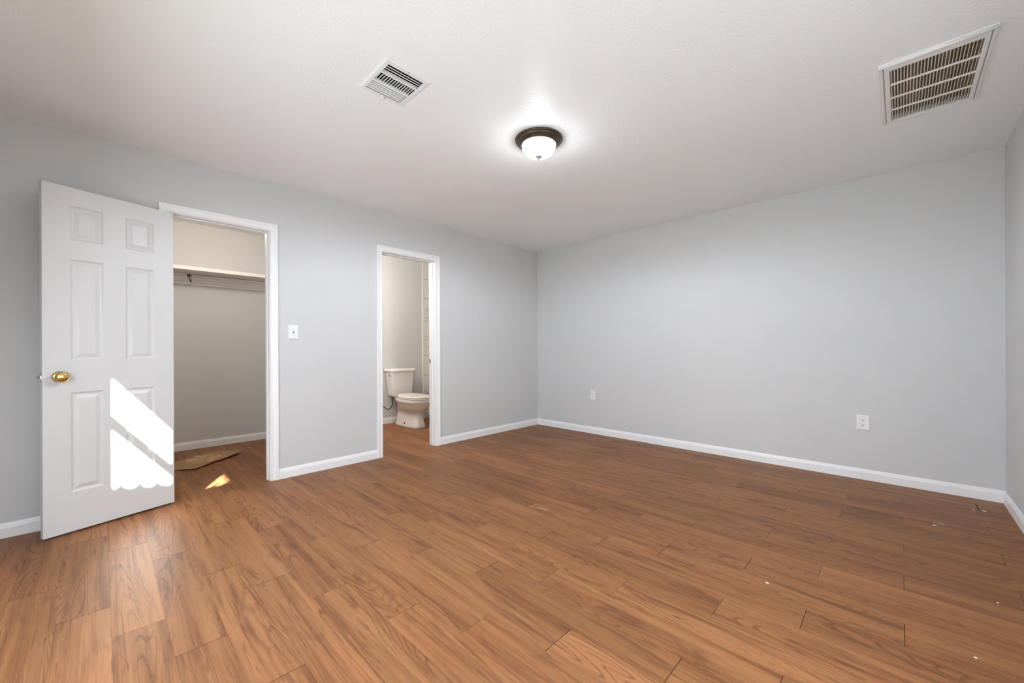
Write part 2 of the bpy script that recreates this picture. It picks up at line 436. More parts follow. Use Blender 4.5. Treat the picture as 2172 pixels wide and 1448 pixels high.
c2, ya2, yb2 = casing('trim_2', JB0, JB1, 'white casing around the bathroom doorway', 1, (-0.072, -0.036))
sp = link('strike_plate', boxes((-0.012, 0.012, -0.0015, 0.0, -0.028, 0.028)), CHROME, c2, loc=(-0.092, yb2, 0.933), bevel=0.001)
link('latch_hole', boxes((-0.006, 0.006, -0.0019, -0.001, -0.012, 0.012)), DARK, sp)

# ------------------------------------------------------------------ the open six-panel door
def six_panel_door():
    t = Vector((0.31623, -0.94868, 0)); n = Vector((0.94868, 0.31623, 0))
    mw = Matrix(((t.x, n.x, 0, 0.044), (t.y, n.y, 0, -3.9605), (0, 0, 1, 0.010), (0, 0, 0, 1)))
    root = empty('door_1', mw=mw, label='white six-panel closet door swung open against the left wall', kind='structure')
    DW, DH, DT = 0.617, 2.020, 0.035
    bm = bmesh.new()
    cols = [(0.107, 0.2575), (0.3595, 0.506)]; rows = [(0.230, 0.818), (1.004, 1.602), (1.713, 1.916)]
    us = [0, *cols[0], *cols[1], DW]; zs = [0, *rows[0], *rows[1], *rows[2], DH]
    for side in (0, 1):
        Y = 0 if side == 0 else -DT; s = -1 if side == 0 else 1
        vc = {}
        def V(u, d, z):
            k = (round(u, 5), round(d, 5), round(z, 5))
            if k not in vc: vc[k] = bm.verts.new((u, Y+s*d, z))
            return vc[k]
        for i in range(len(us)-1):
            for j in range(len(zs)-1):
                u0, u1, z0, z1 = us[i], us[i+1], zs[j], zs[j+1]
                if i in (1, 3) and j in (1, 3, 5):
                    prev = None
                    for ins, d in ((0, 0), (0.003, 0.0012), (0.008, 0.0055), (0.013, 0.0078), (0.017, 0.0080), (0.021, 0.0070), (0.036, 0.0022), (0.039, 0.0012)):
                        q = [V(u0+ins, d, z0+ins), V(u1-ins, d, z0+ins), V(u1-ins, d, z1-ins), V(u0+ins, d, z1-ins)]
                        if prev:
                            for k in range(4): bm.faces.new([prev[k], prev[(k+1) % 4], q[(k+1) % 4], q[k]])
                        prev = q
                    bm.faces.new(prev)
                else: bm.faces.new([V(u0, 0, z0), V(u1, 0, z0), V(u1, 0, z1), V(u0, 0, z1)])
    def rim(pts):
        a = [bm.verts.new((u, 0, z)) for u, z in pts]; b = [bm.verts.new((u, -DT, z)) for u, z in pts]
        for k in range(len(pts)-1): bm.faces.new([a[k], a[k+1], b[k+1], b[k]])
    rim([(u, 0) for u in us]); rim([(u, DH) for u in us]); rim([(0, z) for z in zs]); rim([(DW, z) for z in zs])
    bmesh.ops.remove_doubles(bm, verts=bm.verts, dist=1e-5)
    link('door_leaf', bm, DOORP, root, bevel=0.0012)
    KU, KZ = 0.551, 0.912
    for side in (0, 1):
        s = 1 if side == 0 else -1; y0 = 0 if side == 0 else -DT
        k = bmesh.new()
        prof = [(0.0, 0.062), (0.008, 0.0618), (0.018, 0.0600), (0.026, 0.0555), (0.0305, 0.0490), (0.0315, 0.0430), (0.0290, 0.0370), (0.022, 0.0315), (0.014, 0.0275), (0.0115, 0.0240), (0.0115, 0.009)]
        lathe(k, [(r, s*h) for r, h in prof], 40, (KU, y0, KZ), 'Y')
        kn = link('knob', k, BRASS, root, True)
        tag(kn, 'polished brass door knob')
        r = bmesh.new(); lathe(r, [(0.0115, s*0.012), (0.022, s*0.010), (0.029, s*0.0065), (0.032, s*0.002), (0.032, 0.0)], 40, (KU, y0, KZ), 'Y')
        link('rosette', r, BRASS, kn, True)
        # engraved scroll on the knob face
        sw = bmesh.new()
        pts = []
        for i in range(26):
            a = -2.6+i*0.24; rr = 0.003+0.0175*(i/25)
            x, z = rr*math.cos(a), rr*math.sin(a)*0.9; rad = math.hypot(x, z)
            pts.append((KU+x, y0+s*(0.0622-0.0145*(rad/0.0285)**2.6), KZ+z))
        tube(sw, pts, 0.0016, 6); link('scroll_relief', sw, BRASS, kn, True)
    pl = link('latch_plate', boxes((DW-0.0005, DW+0.0012, -DT+0.005, -0.005, KZ-0.028, KZ+0.028)), CHROME, root)
    b = bmesh.new(); vs = box(b, DW, DW+0.014, -DT+0.011, -0.011, KZ-0.009, KZ+0.009)
    for v in vs:
        if v.co.x > DW+0.01 and v.co.y > -DT/2: v.co.x -= 0.009
    link('latch_bolt', b, CHROME, pl, bevel=0.001)
    for z in (0.18, 1.01, 1.84):
        h = bmesh.new(); tube(h, [(-0.004, -DT-0.003, z-0.044), (-0.004, -DT-0.003, z+0.044)], 0.0050, 12); link('hinge', h, CHROME, root, True)
six_panel_door()

# ------------------------------------------------------------------ ceiling lamp
def ceiling_lamp():
    root = empty('ceiling_light', (1.998, -2.312, H), label='lit dome ceiling light with dark bronze rim on the white ceiling', cat='ceiling light')
    bm = bmesh.new()
    lathe(bm, [(0.10, 0.0), (0.152, 0.0), (0.1545, -0.003), (0.1545, -0.009), (0.151, -0.012), (0.147, -0.0135), (0.145, -0.016), (0.142, -0.022),
               (0.135, -0.028), (0.127, -0.032), (0.124, -0.034), (0.122, -0.037), (0.118, -0.040), (0.112, -0.041), (0.108, -0.039), (0.108, -0.015)], 72)
    tag(link('rim', bm, BRONZE, root, True), 'dark bronze stepped rim')
    bm = bmesh.new()
    prof = [(0.1085, -0.034), (0.1100, -0.042)]
    for i in range(1, 15):
        a = i/14*math.pi/2; prof.append((0.1100*math.cos(a)**0.80 if i < 14 else 0.0, -0.042-0.070*math.sin(a)))
    lathe(bm, prof, 72); tag(link('glass_dome', bm, GLASSW, root, True), 'glowing frosted glass dome')
    bm = bmesh.new()
    lathe(bm, [(0.0, -0.106), (0.019, -0.107), (0.0215, -0.111), (0.0205, -0.115), (0.015, -0.119), (0.0095, -0.123), (0.007, -0.128), (0.005, -0.133), (0.0, -0.139)], 28)
    tag(link('finial', bm, mat('pewter_finial', (0.30, 0.27, 0.25), 0.5, metal=0.3), root, True), 'small pewter finial')
    lamp('ceiling_bulb', 'POINT', (1.998, -2.312, H-0.078), 10, (0.93, 1.0, 1.07), shadow_soft_size=0.035)
    lamp('ceiling_bulb_reflector', 'SPOT', (1.998, -2.312, H-0.070), 152, (0.92, 1.0, 1.09), (0, 0, -1), spot_size=3.12, spot_blend=0.36, shadow_soft_size=0.03)
ceiling_lamp()

# ------------------------------------------------------------------ square supply register
def register():
    x0, x1, y0, y1 = 1.680, 1.977, -3.380, -3.126; ox0, ox1, oy0, oy1 = REG
    cx, cy = (x0+x1)/2, (y0+y1)/2
    root = empty('supply_register', (cx, cy, H), label='square white three-bank air register on the ceiling left of the lamp', cat='air vent')
    bm = bmesh.new()
    def ring(a0, a1, b0, b1, z): return [(a0-cx, b0-cy, z), (a1-cx, b0-cy, z), (a1-cx, b1-cy, z), (a0-cx, b1-cy, z)]
    loft(bm, [ring(x0, x1, y0, y1, 0), ring(x0, x1, y0, y1, -0.002), ring(x0+0.010, x1-0.010, y0+0.010, y1-0.010, -0.0075), ring(ox0+0.003, ox1-0.003, oy0+0.003, oy1-0.003, -0.0075), ring(ox0+0.0035, ox1-0.0035, oy0+0.0035, oy1-0.0035, -0.0045)], False, False)
    link('frame', bm, VENTW, root)
    d = bmesh.new(); e = 0.0034
    loft(d, [ring(ox0+e, ox1-e, oy0+e, oy1-e, -0.0044), ring(ox0+e, ox1-e, oy0+e, oy1-e, 0.075)], False, True); link('duct_throat', d, DARK, root)  # near-black paint puts the shade inside the duct into the colour
    def fins(n, lo, hi, s0, s1, tilt, along, wdt, dz=-0.002, th=0.0007):
        b = bmesh.new()
        for i in range(n):
            p = lo+(hi-lo)*(i+0.5)/n
            dx, dz_ = math.sin(tilt)*wdt/2, math.cos(tilt)*wdt/2
            for_ = [(p-dx, dz-dz_), (p+dx, dz+dz_)]
            nrm = (math.cos(tilt)*th, -math.sin(tilt)*th)
            q = [(for_[0][0]-nrm[0], for_[0][1]-nrm[1]), (for_[1][0]-nrm[0], for_[1][1]-nrm[1]), (for_[1][0]+nrm[0], for_[1][1]+nrm[1]), (for_[0][0]+nrm[0], for_[0][1]+nrm[1])]
            if along == 'Y': R = [[(a-cx, s-cy, z) for a, z in q] for s in (s0, s1)]
            else: R = [[(s-cx, a-cy, z) for a, z in q] for s in (s0, s1)]
            loft(b, R)
        return b
    link('louver_bank', fins(4, 1.878, 1.946, oy0+0.0035, oy1-0.0035, -0.92, 'Y', 0.0125, -0.001, 0.0017), VENTW, root)
    link('louver_bank', fins(14, oy0+0.004, oy1-0.004, 1.800, 1.864, 0.30, 'X', 0.010, 0.0, 0.0010), VENTW, root)
    link('louver_bank', fins(5, 1.7085, 1.7885, oy0+0.0035, oy1-0.0035, 1.10, 'Y', 0.0078, -0.0015), VENTW, root)
    link('divider_bar', boxes((1.866-cx, 1.876-cx, oy0-cy, oy1-cy, -0.007, 0.004)), VENTW, root)
    link('divider_bar', boxes((1.789-cx, 1.799-cx, oy0-cy, oy1-cy, -0.007, 0.004)), VENTW, root)
    link('damper_lever', boxes((1.690-cx, 1.707-cx, -0.002, 0.002, -0.020, -0.005), (1.686-cx, 1.693-cx, -0.006, 0.006, -0.022, -0.017)), VENTW, root, bevel=0.0008)
    for px in (1.962, 1.694):
        b = bmesh.new(); lathe(b, [(0.0, -0.0092), (0.003, -0.0088), (0.0036, -0.0066)], 14, (px-cx, 0.012 if px < 1.8 else 0, 0)); link('screw', b, GREYSLOT, root, True)
register()

# ------------------------------------------------------------------ return air grille
def return_grille():
    x0, x1, y0, y1 = 3.619, 3.997, -1.668, -0.962; ox0, ox1, oy0, oy1 = RET
    cx, cy = (x0+x1)/2, (y0+y1)/2
    root = empty('return_air_grille', (cx, cy, H), label='large cream return air grille with brown filter on the ceiling at right', cat='air vent')
    def ring(a0, a1, b0, b1, z): return [(a0-cx, b0-cy, z), (a1-cx, b0-cy, z), (a1-cx, b1-cy, z), (a0-cx, b1-cy, z)]
    bm = bmesh.new()
    loft(bm, [ring(x0, x1, y0, y1, 0), ring(x0, x1, y0, y1, -0.010), ring(x0+0.003, x1-0.003, y0+0.003, y1-0.003, -0.012), ring(x0+0.013, x1-0.013, y0+0.013, y1-0.013, -0.012), ring(x0+0.014, x1-0.014, y0+0.014, y1-0.014, 0.012)], False, False)
    link('flange', bm, VENTW, root)
    b = bmesh.new(); tube(b, [(x0-cx-0.004, y0-cy+0.004, -0.012), (x1-cx+0.004, y0-cy+0.004, -0.012)], 0.008, 14); link('hinge_lip', b, VENTW, root, True)
    fx0, fx1, fy0, fy1 = 3.657, 3.962, -1.604, -0.996
    dx0, dx1, dy0, dy1 = x0+0.0175, x1-0.0175, y0+0.015, y1-0.015
    bm = bmesh.new()
    loft(bm, [ring(dx0, dx1, dy0, dy1, 0.010), ring(dx0, dx1, dy0, dy1, -0.010), ring(dx0+0.002, dx1-0.002, dy0+0.002, dy1-0.002, -0.0115), ring(fx0, fx1, fy0, fy1, -0.0115), ring(fx0, fx1, fy0, fy1, 0.006)], False, False)
    link('door_frame', bm, VENTW, root)
    b = bmesh.new(); N = 26; pit_ = (fx1-fx0)/N; tl = 0.25; wd_ = 0.013; th = 0.0010
    for i in range(N):
        p = fx0+pit_*(i+0.5)
        q = [(p-math.sin(tl)*wd_/2-th, -0.003-math.cos(tl)*wd_/2), (p-math.sin(tl)*wd_/2+th, -0.003-math.cos(tl)*wd_/2), (p+math.sin(tl)*wd_/2+th, -0.003+math.cos(tl)*wd_/2), (p+math.sin(tl)*wd_/2-th, -0.003+math.cos(tl)*wd_/2)]
        loft(b, [[(a-cx, s-cy, z) for a, z in q] for s in (fy0, fy1)])
    link('grille_fins', b, CREAM, root)
    for k in range(1, 4):
        yy = fy0+(fy1-fy0)*k/4
        link('cross_bar', boxes((fx0-cx, fx1-cx, yy-cy-0.0035, yy-cy+0.0035, -0.0125, -0.004)), CREAM, root)
    b = bmesh.new(); n = 30; zt, zb = 0.034, 0.020
    R = []
    for i in range(n*2+1):
        x = ox0+(ox1-ox0)*i/(2*n); z = zb if i % 2 else zt
        R.append((x-cx, z))
    vs = [[b.verts.new((x, s-cy, z)) for x, z in R] for s in (oy0, oy1)]; tp = [[b.verts.new((x, s-cy, 0.06)) for x, z in (R[0], R[-1])] for s in (oy0, oy1)]
    for i in range(len(R)-1): b.faces.new([vs[0][i], vs[0][i+1], vs[1][i+1], vs[1][i]])
    b.faces.new([tp[0][0], tp[0][1], tp[1][1], tp[1][0]]); b.faces.new([tp[0][0], vs[0][0], vs[1][0], tp[1][0]]); b.faces.new([tp[0][1], vs[0][-1], vs[1][-1], tp[1][1]])
    b.faces.new(vs[0][::-1]+[tp[0][0], tp[0][1]]); b.faces.new(vs[1][::-1]+[tp[1][0], tp[1][1]])
    tag(link('pleated_filter', b, FILTER, root), 'brown pleated air filter behind the grille')
return_grille()

# ------------------------------------------------------------------ wall plates
def plate_mesh(w, h):
    bm = bmesh.new()
    def r(i, d): return [(-w/2+i, -d, -h/2+i), (w/2-i, -d, -h/2+i), (w/2-i, -d, h/2-i), (-w/2+i, -d, h/2-i)]
    return loft(bm, [r(0, 0), r(0, 0.003), r(0.004, 0.0065), r(0.006, 0.007)])
def wall_plate(name, mw, label, cat, w, h, kind, group=None):
    root = empty(name, mw=mw, label=label, cat=cat, group=group)
    link('plate', plate_mesh(w, h), PLASTIC, root, bevel=0.0008)
    if kind == 'outlet':
        for s in (1, -1):
            bm = bmesh.new(); n = 28; rr = []
            for d, sc in ((0.006, 1), (0.0082, 1), (0.0088, 0.94)):
                rr.append([(0.0172*sc*math.cos(2*math.pi*k/n), -d, max(-0.0142, min(0.0142, 0.0172*math.sin(2*math.pi*k/n)))*sc) for k in range(n)])
            loft(bm, rr); rc = link('receptacle', bm, PLASTIC, root, loc=(0, 0, s*0.0195))
            sl = boxes((-0.0075, -0.0051, -0.0093, -0.0080, -0.0005, 0.0085), (0.0051, 0.0075, -0.0093, -0.0080, 0.0005, 0.0075))
            lathe(sl, [(0.0, -0.0093), (0.0030, -0.0093), (0.0030, -0.0080)], 12, (0, 0, -0.0065), 'Y'); link('slot', sl, DARK, rc)
        bm = bmesh.new(); lathe(bm, [(0, -0.0082), (0.0025, -0.0079), (0.003, -0.0065)], 14, (0, 0, 0), 'Y'); link('screw', bm, PLASTIC, root)
    else:
        link('toggle_slot', boxes((-0.006, 0.006, -0.0074, -0.006, -0.013, 0.013)), GREYSLOT, root)
        bm = bmesh.new(); vs = box(bm, -0.0045, 0.0045, -0.020, -0.006, -0.005, 0.006)
        for v in vs:
            if v.co.y < -0.01: v.co.z = v.co.z*0.7+0.009
        link('toggle', bm, PLASTIC, root, bevel=0.0008)
        for s in (1, -1):
            bm = bmesh.new(); lathe(bm, [(0, -0.0083), (0.0025, -0.008), (0.003, -0.0065)], 14, (0, 0, s*0.030), 'Y'); link('screw', bm, CHROME, root)
wall_plate('outlet', Matrix.Translation((0.9165, 0, 0.481)), 'white duplex outlet on the far wall nearer the room corner', 'outlet', 0.072, 0.116, 'outlet', 'outlets on the far wall')
wall_plate('outlet', Matrix.Translation((3.4725, 0, 0.4605)), 'white duplex outlet on the far wall near the right wall', 'outlet', 0.080, 0.120, 'outlet', 'outlets on the far wall')
wall_plate('light_switch', Matrix.Translation((0, -3.179, 1.2215)) @ Matrix.Rotation(math.pi/2, 4, 'Z'), 'white toggle light switch on the wall right of the closet', 'light switch', 0.079, 0.121, 'switch')

# ------------------------------------------------------------------ closet shelf, bulb, scrap on the floor
def closet_shelf():
    root = empty('closet_shelf', (XC, -3.7, 1.89), label='white shelf across the rear of the closet', cat='shelf')
    X = lambda x: x-XC; Y = lambda y: y+3.7
    link('board', boxes((0, X(-1.518), Y(-4.65), Y(-2.80), 0.002, 0.020)), SHELFW, root)
    link('front_lip', boxes((X(-1.518), X(-1.500), Y(-4.65), Y(-2.80), 0.0, 0.037)), SHELFW, root, bevel=0.002)
    def cleat(y0, y1, dz):
        prof = [(0, -0.117), (0.016, -0.117), (0.018, -0.112)]
        for k in range(4):
            z = -0.112+0.028*(k+1)
            prof += [(0.018, z-0.005), (0.011, z-0.0025), (0.018, z)]
        prof += [(0.018, 0.0), (0, 0.0)]
        b = bmesh.new(); loft(b, [[(d, Y(y), z+dz) for d, z in prof] for y in (y0, y1)]); return b
    link('wall_cleat', cleat(-4.65, -3.638, 0.001), SHELFW, root)
    link('wall_cleat', cleat(-3.634, -2.80, -0.003), SHELFW, root)
    b = bmesh.new()
    tube(b, smooth_path([(0.020, Y(-3.66), -0.018), (0.030, Y(-3.655), -0.045), (0.036, Y(-3.65), -0.075), (0.055, Y(-3.645), -0.088), (0.062, Y(-3.643), -0.070)], 6), 0.0042, 8)
    box(b, 0.018, 0.022, Y(-3.672), Y(-3.640), -0.030, -0.006)
    tag(link('rod_hook', b, mat('rusty_hook', (0.10, 0.06, 0.045), 0.6, metal=0.5), root), 'small dark metal rod hook')
closet_shelf()
def closet_bulb():
    root = empty('closet_light', (-0.75, -3.55, H), label='bare bulb lampholder on the closet ceiling', cat='ceiling light')
    b = bmesh.new(); lathe(b, [(0.0, 0), (0.055, 0), (0.055, -0.012), (0.030, -0.022), (0.022, -0.050), (0.0, -0.050)], 32); link('lampholder', b, PORC, root, True)
    b = bmesh.new(); lathe(b, [(0.013, -0.048), (0.014, -0.065), (0.024, -0.085), (0.030, -0.105), (0.026, -0.125), (0.012, -0.137), (0.0, -0.139)], 28); link('bulb', b, BULB, root, True)
    lamp('closet_bulb_light', 'POINT', (-0.75, -3.55, H-0.19), 15.0, (1, 0.90, 0.80), shadow_soft_size=0.05)
closet_bulb()
def scrap():
    pts = [(-0.96, -3.90), (-0.836, -3.735), (-0.90, -3.66), (-0.985, -3.565), (-1.02, -3.485), (-1.10, -3.40), (-1.19, -3.293), (-1.27, -3.365), (-1.415, -3.46), (-1.42, -3.56), (-1.33, -3.70), (-1.24, -3.83), (-1.15, -3.95)]
    bm = bmesh.new()
    def lift(x, y): return 0.004 + 0.022*max(0.0, (y+3.75)/0.45)**1.5 + 0.004*math.sin(9*x+5*y)**2
    top = [bm.verts.new((x, y, lift(x, y)+0.004)) for x, y in pts]; bot = [bm.verts.new((x, y, lift(x, y)-0.0005)) for x, y in pts]
    for a in (top, bot):
        f = bm.faces.new(a)
    for k in range(len(pts)): bm.faces.new([top[k], top[(k+1) % len(pts)], bot[(k+1) % len(pts)], bot[k]])
    bmesh.ops.triangulate(bm, faces=[f for f in bm.faces if len(f.verts) > 4])
    tag(link('cardboard_scrap', bm, SCRAP), 'torn tan cardboard scrap lying on the closet floor', 'scrap')
scrap()

# ------------------------------------------------------------------ toilet
def sup(cx, cy, rx0, rx1, ry, z, p=2.4, n=56, pf=None):
    """egg outline: rx0 behind, rx1 in front of (cx, cy)"""
    out = []
    for k in range(n):
        a = 2*math.pi*k/n; c, s = math.cos(a), math.sin(a)
        q = p if c < 0 or pf is None else pf
        x = (rx1 if c > 0 else rx0)*math.copysign(abs(c)**(2/q), c); y = ry*math.copysign(abs(s)**(2/q), s)
        out.append((cx+x, cy+y, z))
    return out
def toilet():
    root = empty('toilet', (XB+0.012, -1.300, 0), label='white two-piece toilet against the bathroom wall seen through the doorway', cat='toilet')
    bm = bmesh.new()   # x forward from the wall
    secs = [sup(0.365, 0, 0.290, 0.292, 0.122, 0.0, 3.2), sup(0.365, 0, 0.285, 0.290, 0.120, 0.020, 3.2), sup(0.365, 0, 0.265, 0.276, 0.106, 0.080, 3.0), sup(0.37, 0, 0.260, 0.258, 0.098, 0.150, 2.8),
            sup(0.385, 0, 0.270, 0.240, 0.096, 0.190, 2.7), sup(0.40, 0, 0.285, 0.238, 0.102, 0.208, 2.6), sup(0.43, 0, 0.32, 0.240, 0.124, 0.232, 2.4), sup(0.455, 0, 0.36, 0.250, 0.148, 0.265, 2.4),
            sup(0.47, 0, 0.40, 0.262, 0.166, 0.305, 2.4), sup(0.47, 0, 0.415, 0.270, 0.175, 0.338, 2.5), sup(0.47, 0, 0.420, 0.276, 0.180, 0.343, 2.5), sup(0.47, 0, 0.425, 0.282, 0.186, 0.347, 2.5), sup(0.47, 0, 0.425, 0.284, 0.188, 0.355, 2.5), sup(0.47, 0, 0.425, 0.284, 0.188, 0.385, 2.5), sup(0.47, 0, 0.42, 0.279, 0.183, 0.392, 2.5)]
    for s in secs:                       # narrow the rear deck that carries the tank
        z = s[0][2]
        for i, (x, y, zz) in enumerate(s):
            if z > 0.24 and x < 0.34:
                f = max(0.0, min(1.0, (0.34-x)/0.22)); s[i] = (x, y*(1-0.30*f), zz)
    loft(bm, secs); bowl = link('bowl', bm, PORC, root, True)
    for s in (1, -1):
        b = bmesh.new(); lathe(b, [(0, 0.012), (0.007, 0.010), (0.010, 0.0)], 16, (0, 0, 0))
        for v in b.verts: v.co = Vector((v.co.x, s*v.co.z, v.co.y))
        link('bolt_cap', b, DARK, bowl, True, (0.415, s*0.112, 0.055))
    b = bmesh.new(); loft(b, [sup(0.475, 0, 0.245, 0.285, 0.188, 0.3925, 2.4), sup(0.475, 0, 0.25, 0.290, 0.192, 0.397, 2.4), sup(0.475, 0, 0.25, 0.290, 0.192, 0.406, 2.4), sup(0.475, 0, 0.245, 0.285, 0.188, 0.411, 2.4)])
    link('seat', b, SEATM, root, True)
    b = bmesh.new()
    R = [sup(0.475, 0, 0.25, 0.287, 0.189, 0.4135, 2.4), sup(0.475, 0, 0.255, 0.292, 0.193, 0.418, 2.4), sup(0.475, 0, 0.252, 0.289, 0.190, 0.428, 2.4), sup(0.475, 0, 0.235, 0.272, 0.173, 0.434, 2.4), sup(0.475, 0, 0.10, 0.12, 0.08, 0.432, 2.2)]
    R = [[(x, y, z+(0.012*((0.46-x)/0.24)**2 if x < 0.46 and i > 0 else 0)) for x, y, z in r] for i, r in enumerate(R)]
    loft(b, R); link('lid', b, SEATM, root, True)
    def rr(x0, x1, w0, z, r=0.035, n=8):
        out = []
        for (cx, cy, a0) in ((x1-r, w0-r, 0), (x0+r, w0-r, 90), (x0+r, -w0+r, 180), (x1-r, -w0+r, 270)):
            for k in range(n+1):
                a = math.radians(a0+90*k/n); out.append((cx+r*math.cos(a), cy+r*math.sin(a), z))
        return out
    b = bmesh.new(); loft(b, [rr(0.034, 0.166, 0.140, 0.398, 0.03), rr(0.024, 0.178, 0.156, 0.408, 0.03), rr(0.018, 0.184, 0.160, 0.43, 0.03), rr(0.010, 0.198, 0.187, 0.715, 0.03), rr(0.010, 0.198, 0.187, 0.752, 0.03)])
    tank = link('tank', b, PORC, root, True)
    md = tank.modifiers.new('edges', 'EDGE_SPLIT'); md.split_angle = math.radians(50)
    b = bmesh.new(); loft(b, [rr(0.002, 0.208, 0.198, 0.752, 0.03), rr(0.0, 0.214, 0.204, 0.757, 0.032), rr(0.0, 0.214, 0.204, 0.782, 0.032), rr(0.005, 0.209, 0.199, 0.791, 0.03), rr(0.014, 0.200, 0.190, 0.794, 0.03)])
    ld = link('tank_lid', b, PORC, root, True); md = ld.modifiers.new('edges', 'EDGE_SPLIT'); md.split_angle = math.radians(50)
    b = bmesh.new(); tube(b, [(0.150, -0.180, 0.708), (0.150, -0.204, 0.708)], 0.010, 14); tube(b, smooth_path([(0.142, -0.203, 0.709), (0.165, -0.207, 0.706), (0.195, -0.207, 0.700), (0.218, -0.205, 0.696)], 5), 0.007, 10)
    tag(link('flush_lever', b, CHROME, root, True), 'chrome flush lever')
    b = bmesh.new(); tube(b, smooth_path([(0.105, -0.125, 0.415), (0.104, -0.124, 0.375), (0.098, -0.118, 0.30), (0.076, -0.128, 0.235), (0.046, -0.165, 0.212), (0.030, -0.210, 0.245), (0.026, -0.235, 0.262)], 8), 0.0065, 10)
    tag(link('supply_hose', b, HOSE, root, True), 'dark braided water hose')
    b = bmesh.new(); tube(b, [(0.105, -0.125, 0.425), (0.105, -0.125, 0.385)], 0.013, 14); link('tank_nut', b, HOSE, root, True)
    b = bmesh.new(); tube(b, [(0.10, 0.075, 0.42), (0.10, 0.075, 0.385)], 0.013, 14); link('tank_nut', b, HOSE, root, True)
    b = bmesh.new(); tube(b, [(-0.011, -0.245, 0.262), (0.045, -0.245, 0.262)], 0.009, 12); lathe(b, [(0, 0.006), (0.028, 0.004), (0.030, 0.0)], 24, (-0.011, -0.245, 0.262), 'X'); link('shutoff_valve', b, CHROME, root, True)
toilet()

# ------------------------------------------------------------------ tub alcove at the right of the toilet
def alcove():
    bm = bmesh.new(); y0 = -0.825; z0 = 0.071; T = 0.2975; G = 0.0032; y = y0
    box(bm, XB, XB+0.008, y0, -0.0, 0.0, H-0.002)
    for f in bm.faces: f.material_index = 1
    z = z0-T
    while z < H-0.03:
        y = y0
        while y < -0.02:
            a = len(bm.faces)
            box(bm, XB+0.007, XB+0.0105, y+G, min(y+0.45, -0.001)-G, max(z+G, 0.001), min(z+T-G, H-0.003)); y += 0.45
        z += T
    o = struct('wall_shower_tile', bm, None, 'marble-look tile strip beside the toilet', mats=[TILE, mat('grey_grout', (0.30, 0.27, 0.245), 0.9)])
    struct('trim_3', boxes((XB, XB+0.013, -0.850, -0.825, 0.0, H-0.002)), TRIM, 'white edge trim of the shower tile', bevel=0.003)
    root = empty('bathtub', (-0.85, -0.38, 0), label='white bathtub apron right of the toilet', cat='bathtub')
    tub = bmesh.new()
    def rq(x0, x1, ya, yb, z): return [(x0+0.85, ya+0.38, z), (x1+0.85, ya+0.38, z), (x1+0.85, yb+0.38, z), (x0+0.85, yb+0.38, z)]
    X0, X1 = XB+0.013, -TH-0.006
    loft(tub, [rq(X0, X1, -0.735, -0.008, 0.0), rq(X0, X1, -0.735, -0.008, 0.37), rq(X0, X1, -0.752, -0.008, 0.385), rq(X0, X1, -0.752, -0.008, 0.415), rq(X0+0.09, X1-0.09, -0.66, -0.075, 0.415), rq(X0+0.17, X1-0.15, -0.60, -0.13, 0.10)])
    link('basin', tub, PORC, root, bevel=0.008)
    link('apron_edge', boxes((X0+0.85, X0+0.885, -0.758+0.38, -0.735+0.38, 0.02, 0.37)), PORC, root, bevel=0.010)
    b = bmesh.new(); lathe(b, [(0, -0.003), (0.009, -0.003), (0.009, 0.0)], 14, (X0+0.872, -0.758+0.38, 0.035), 'Y'); link('fixing_screw', b, DARK, root)
    sh = empty('shower_head', (XB+0.0105, -0.700, 2.10), label='dark bronze shower arm high on the tile', cat='shower head')
    b = bmesh.new(); lathe(b, [(0, 0.010), (0.020, 0.008), (0.030, 0.0)], 24, (0, 0, 0), 'X'); link('wall_flange', b, BRONZE, sh, True)
    b = bmesh.new(); tube(b, smooth_path([(0.0, 0, 0), (0.06, -0.01, 0.01), (0.10, -0.02, 0.0), (0.14, -0.03, -0.035)], 6), 0.011, 12); link('arm', b, BRONZE, sh, True)
    b = bmesh.new(); tube(b, [(0.135, -0.03, -0.028), (0.160, -0.034, -0.060)], 0.024, 18); tube(b, [(0.158, -0.0335, -0.057), (0.178, -0.037, -0.085)], 0.038, 22); link('spray_head', b, BRONZE, sh, True)
alcove()
def vanity_light():
    root = empty('vanity_light', (-0.95, -2.70, 2.12), label='vanity light bar on the bathroom side wall', cat='wall light')
    link('back_plate', boxes((-0.30, 0.30, 0, 0.02, -0.05, 0.05)), CHROME, root, bevel=0.004)
    for k in (-0.2, 0, 0.2):
        b = bmesh.new(); lathe(b, [(0.0, 0.03), (0.035, 0.028), (0.05, 0.0), (0.052, -0.05), (0.045, -0.09), (0.0, -0.092)], 24, (k, 0.085, 0)); link('globe', b, BULB, root, True)
        b = bmesh.new(); tube(b, [(k, 0.015, 0.0), (k, 0.085, 0.025)], 0.010, 10); link('arm', b, CHROME, root, True)
    lamp('vanity_bulbs', 'AREA', (-0.95, -2.52, 2.12), 27, (1, 0.92, 0.83), (-0.40, 1, -0.55), shape='RECTANGLE', size=0.55, size_y=0.12)
vanity_light()

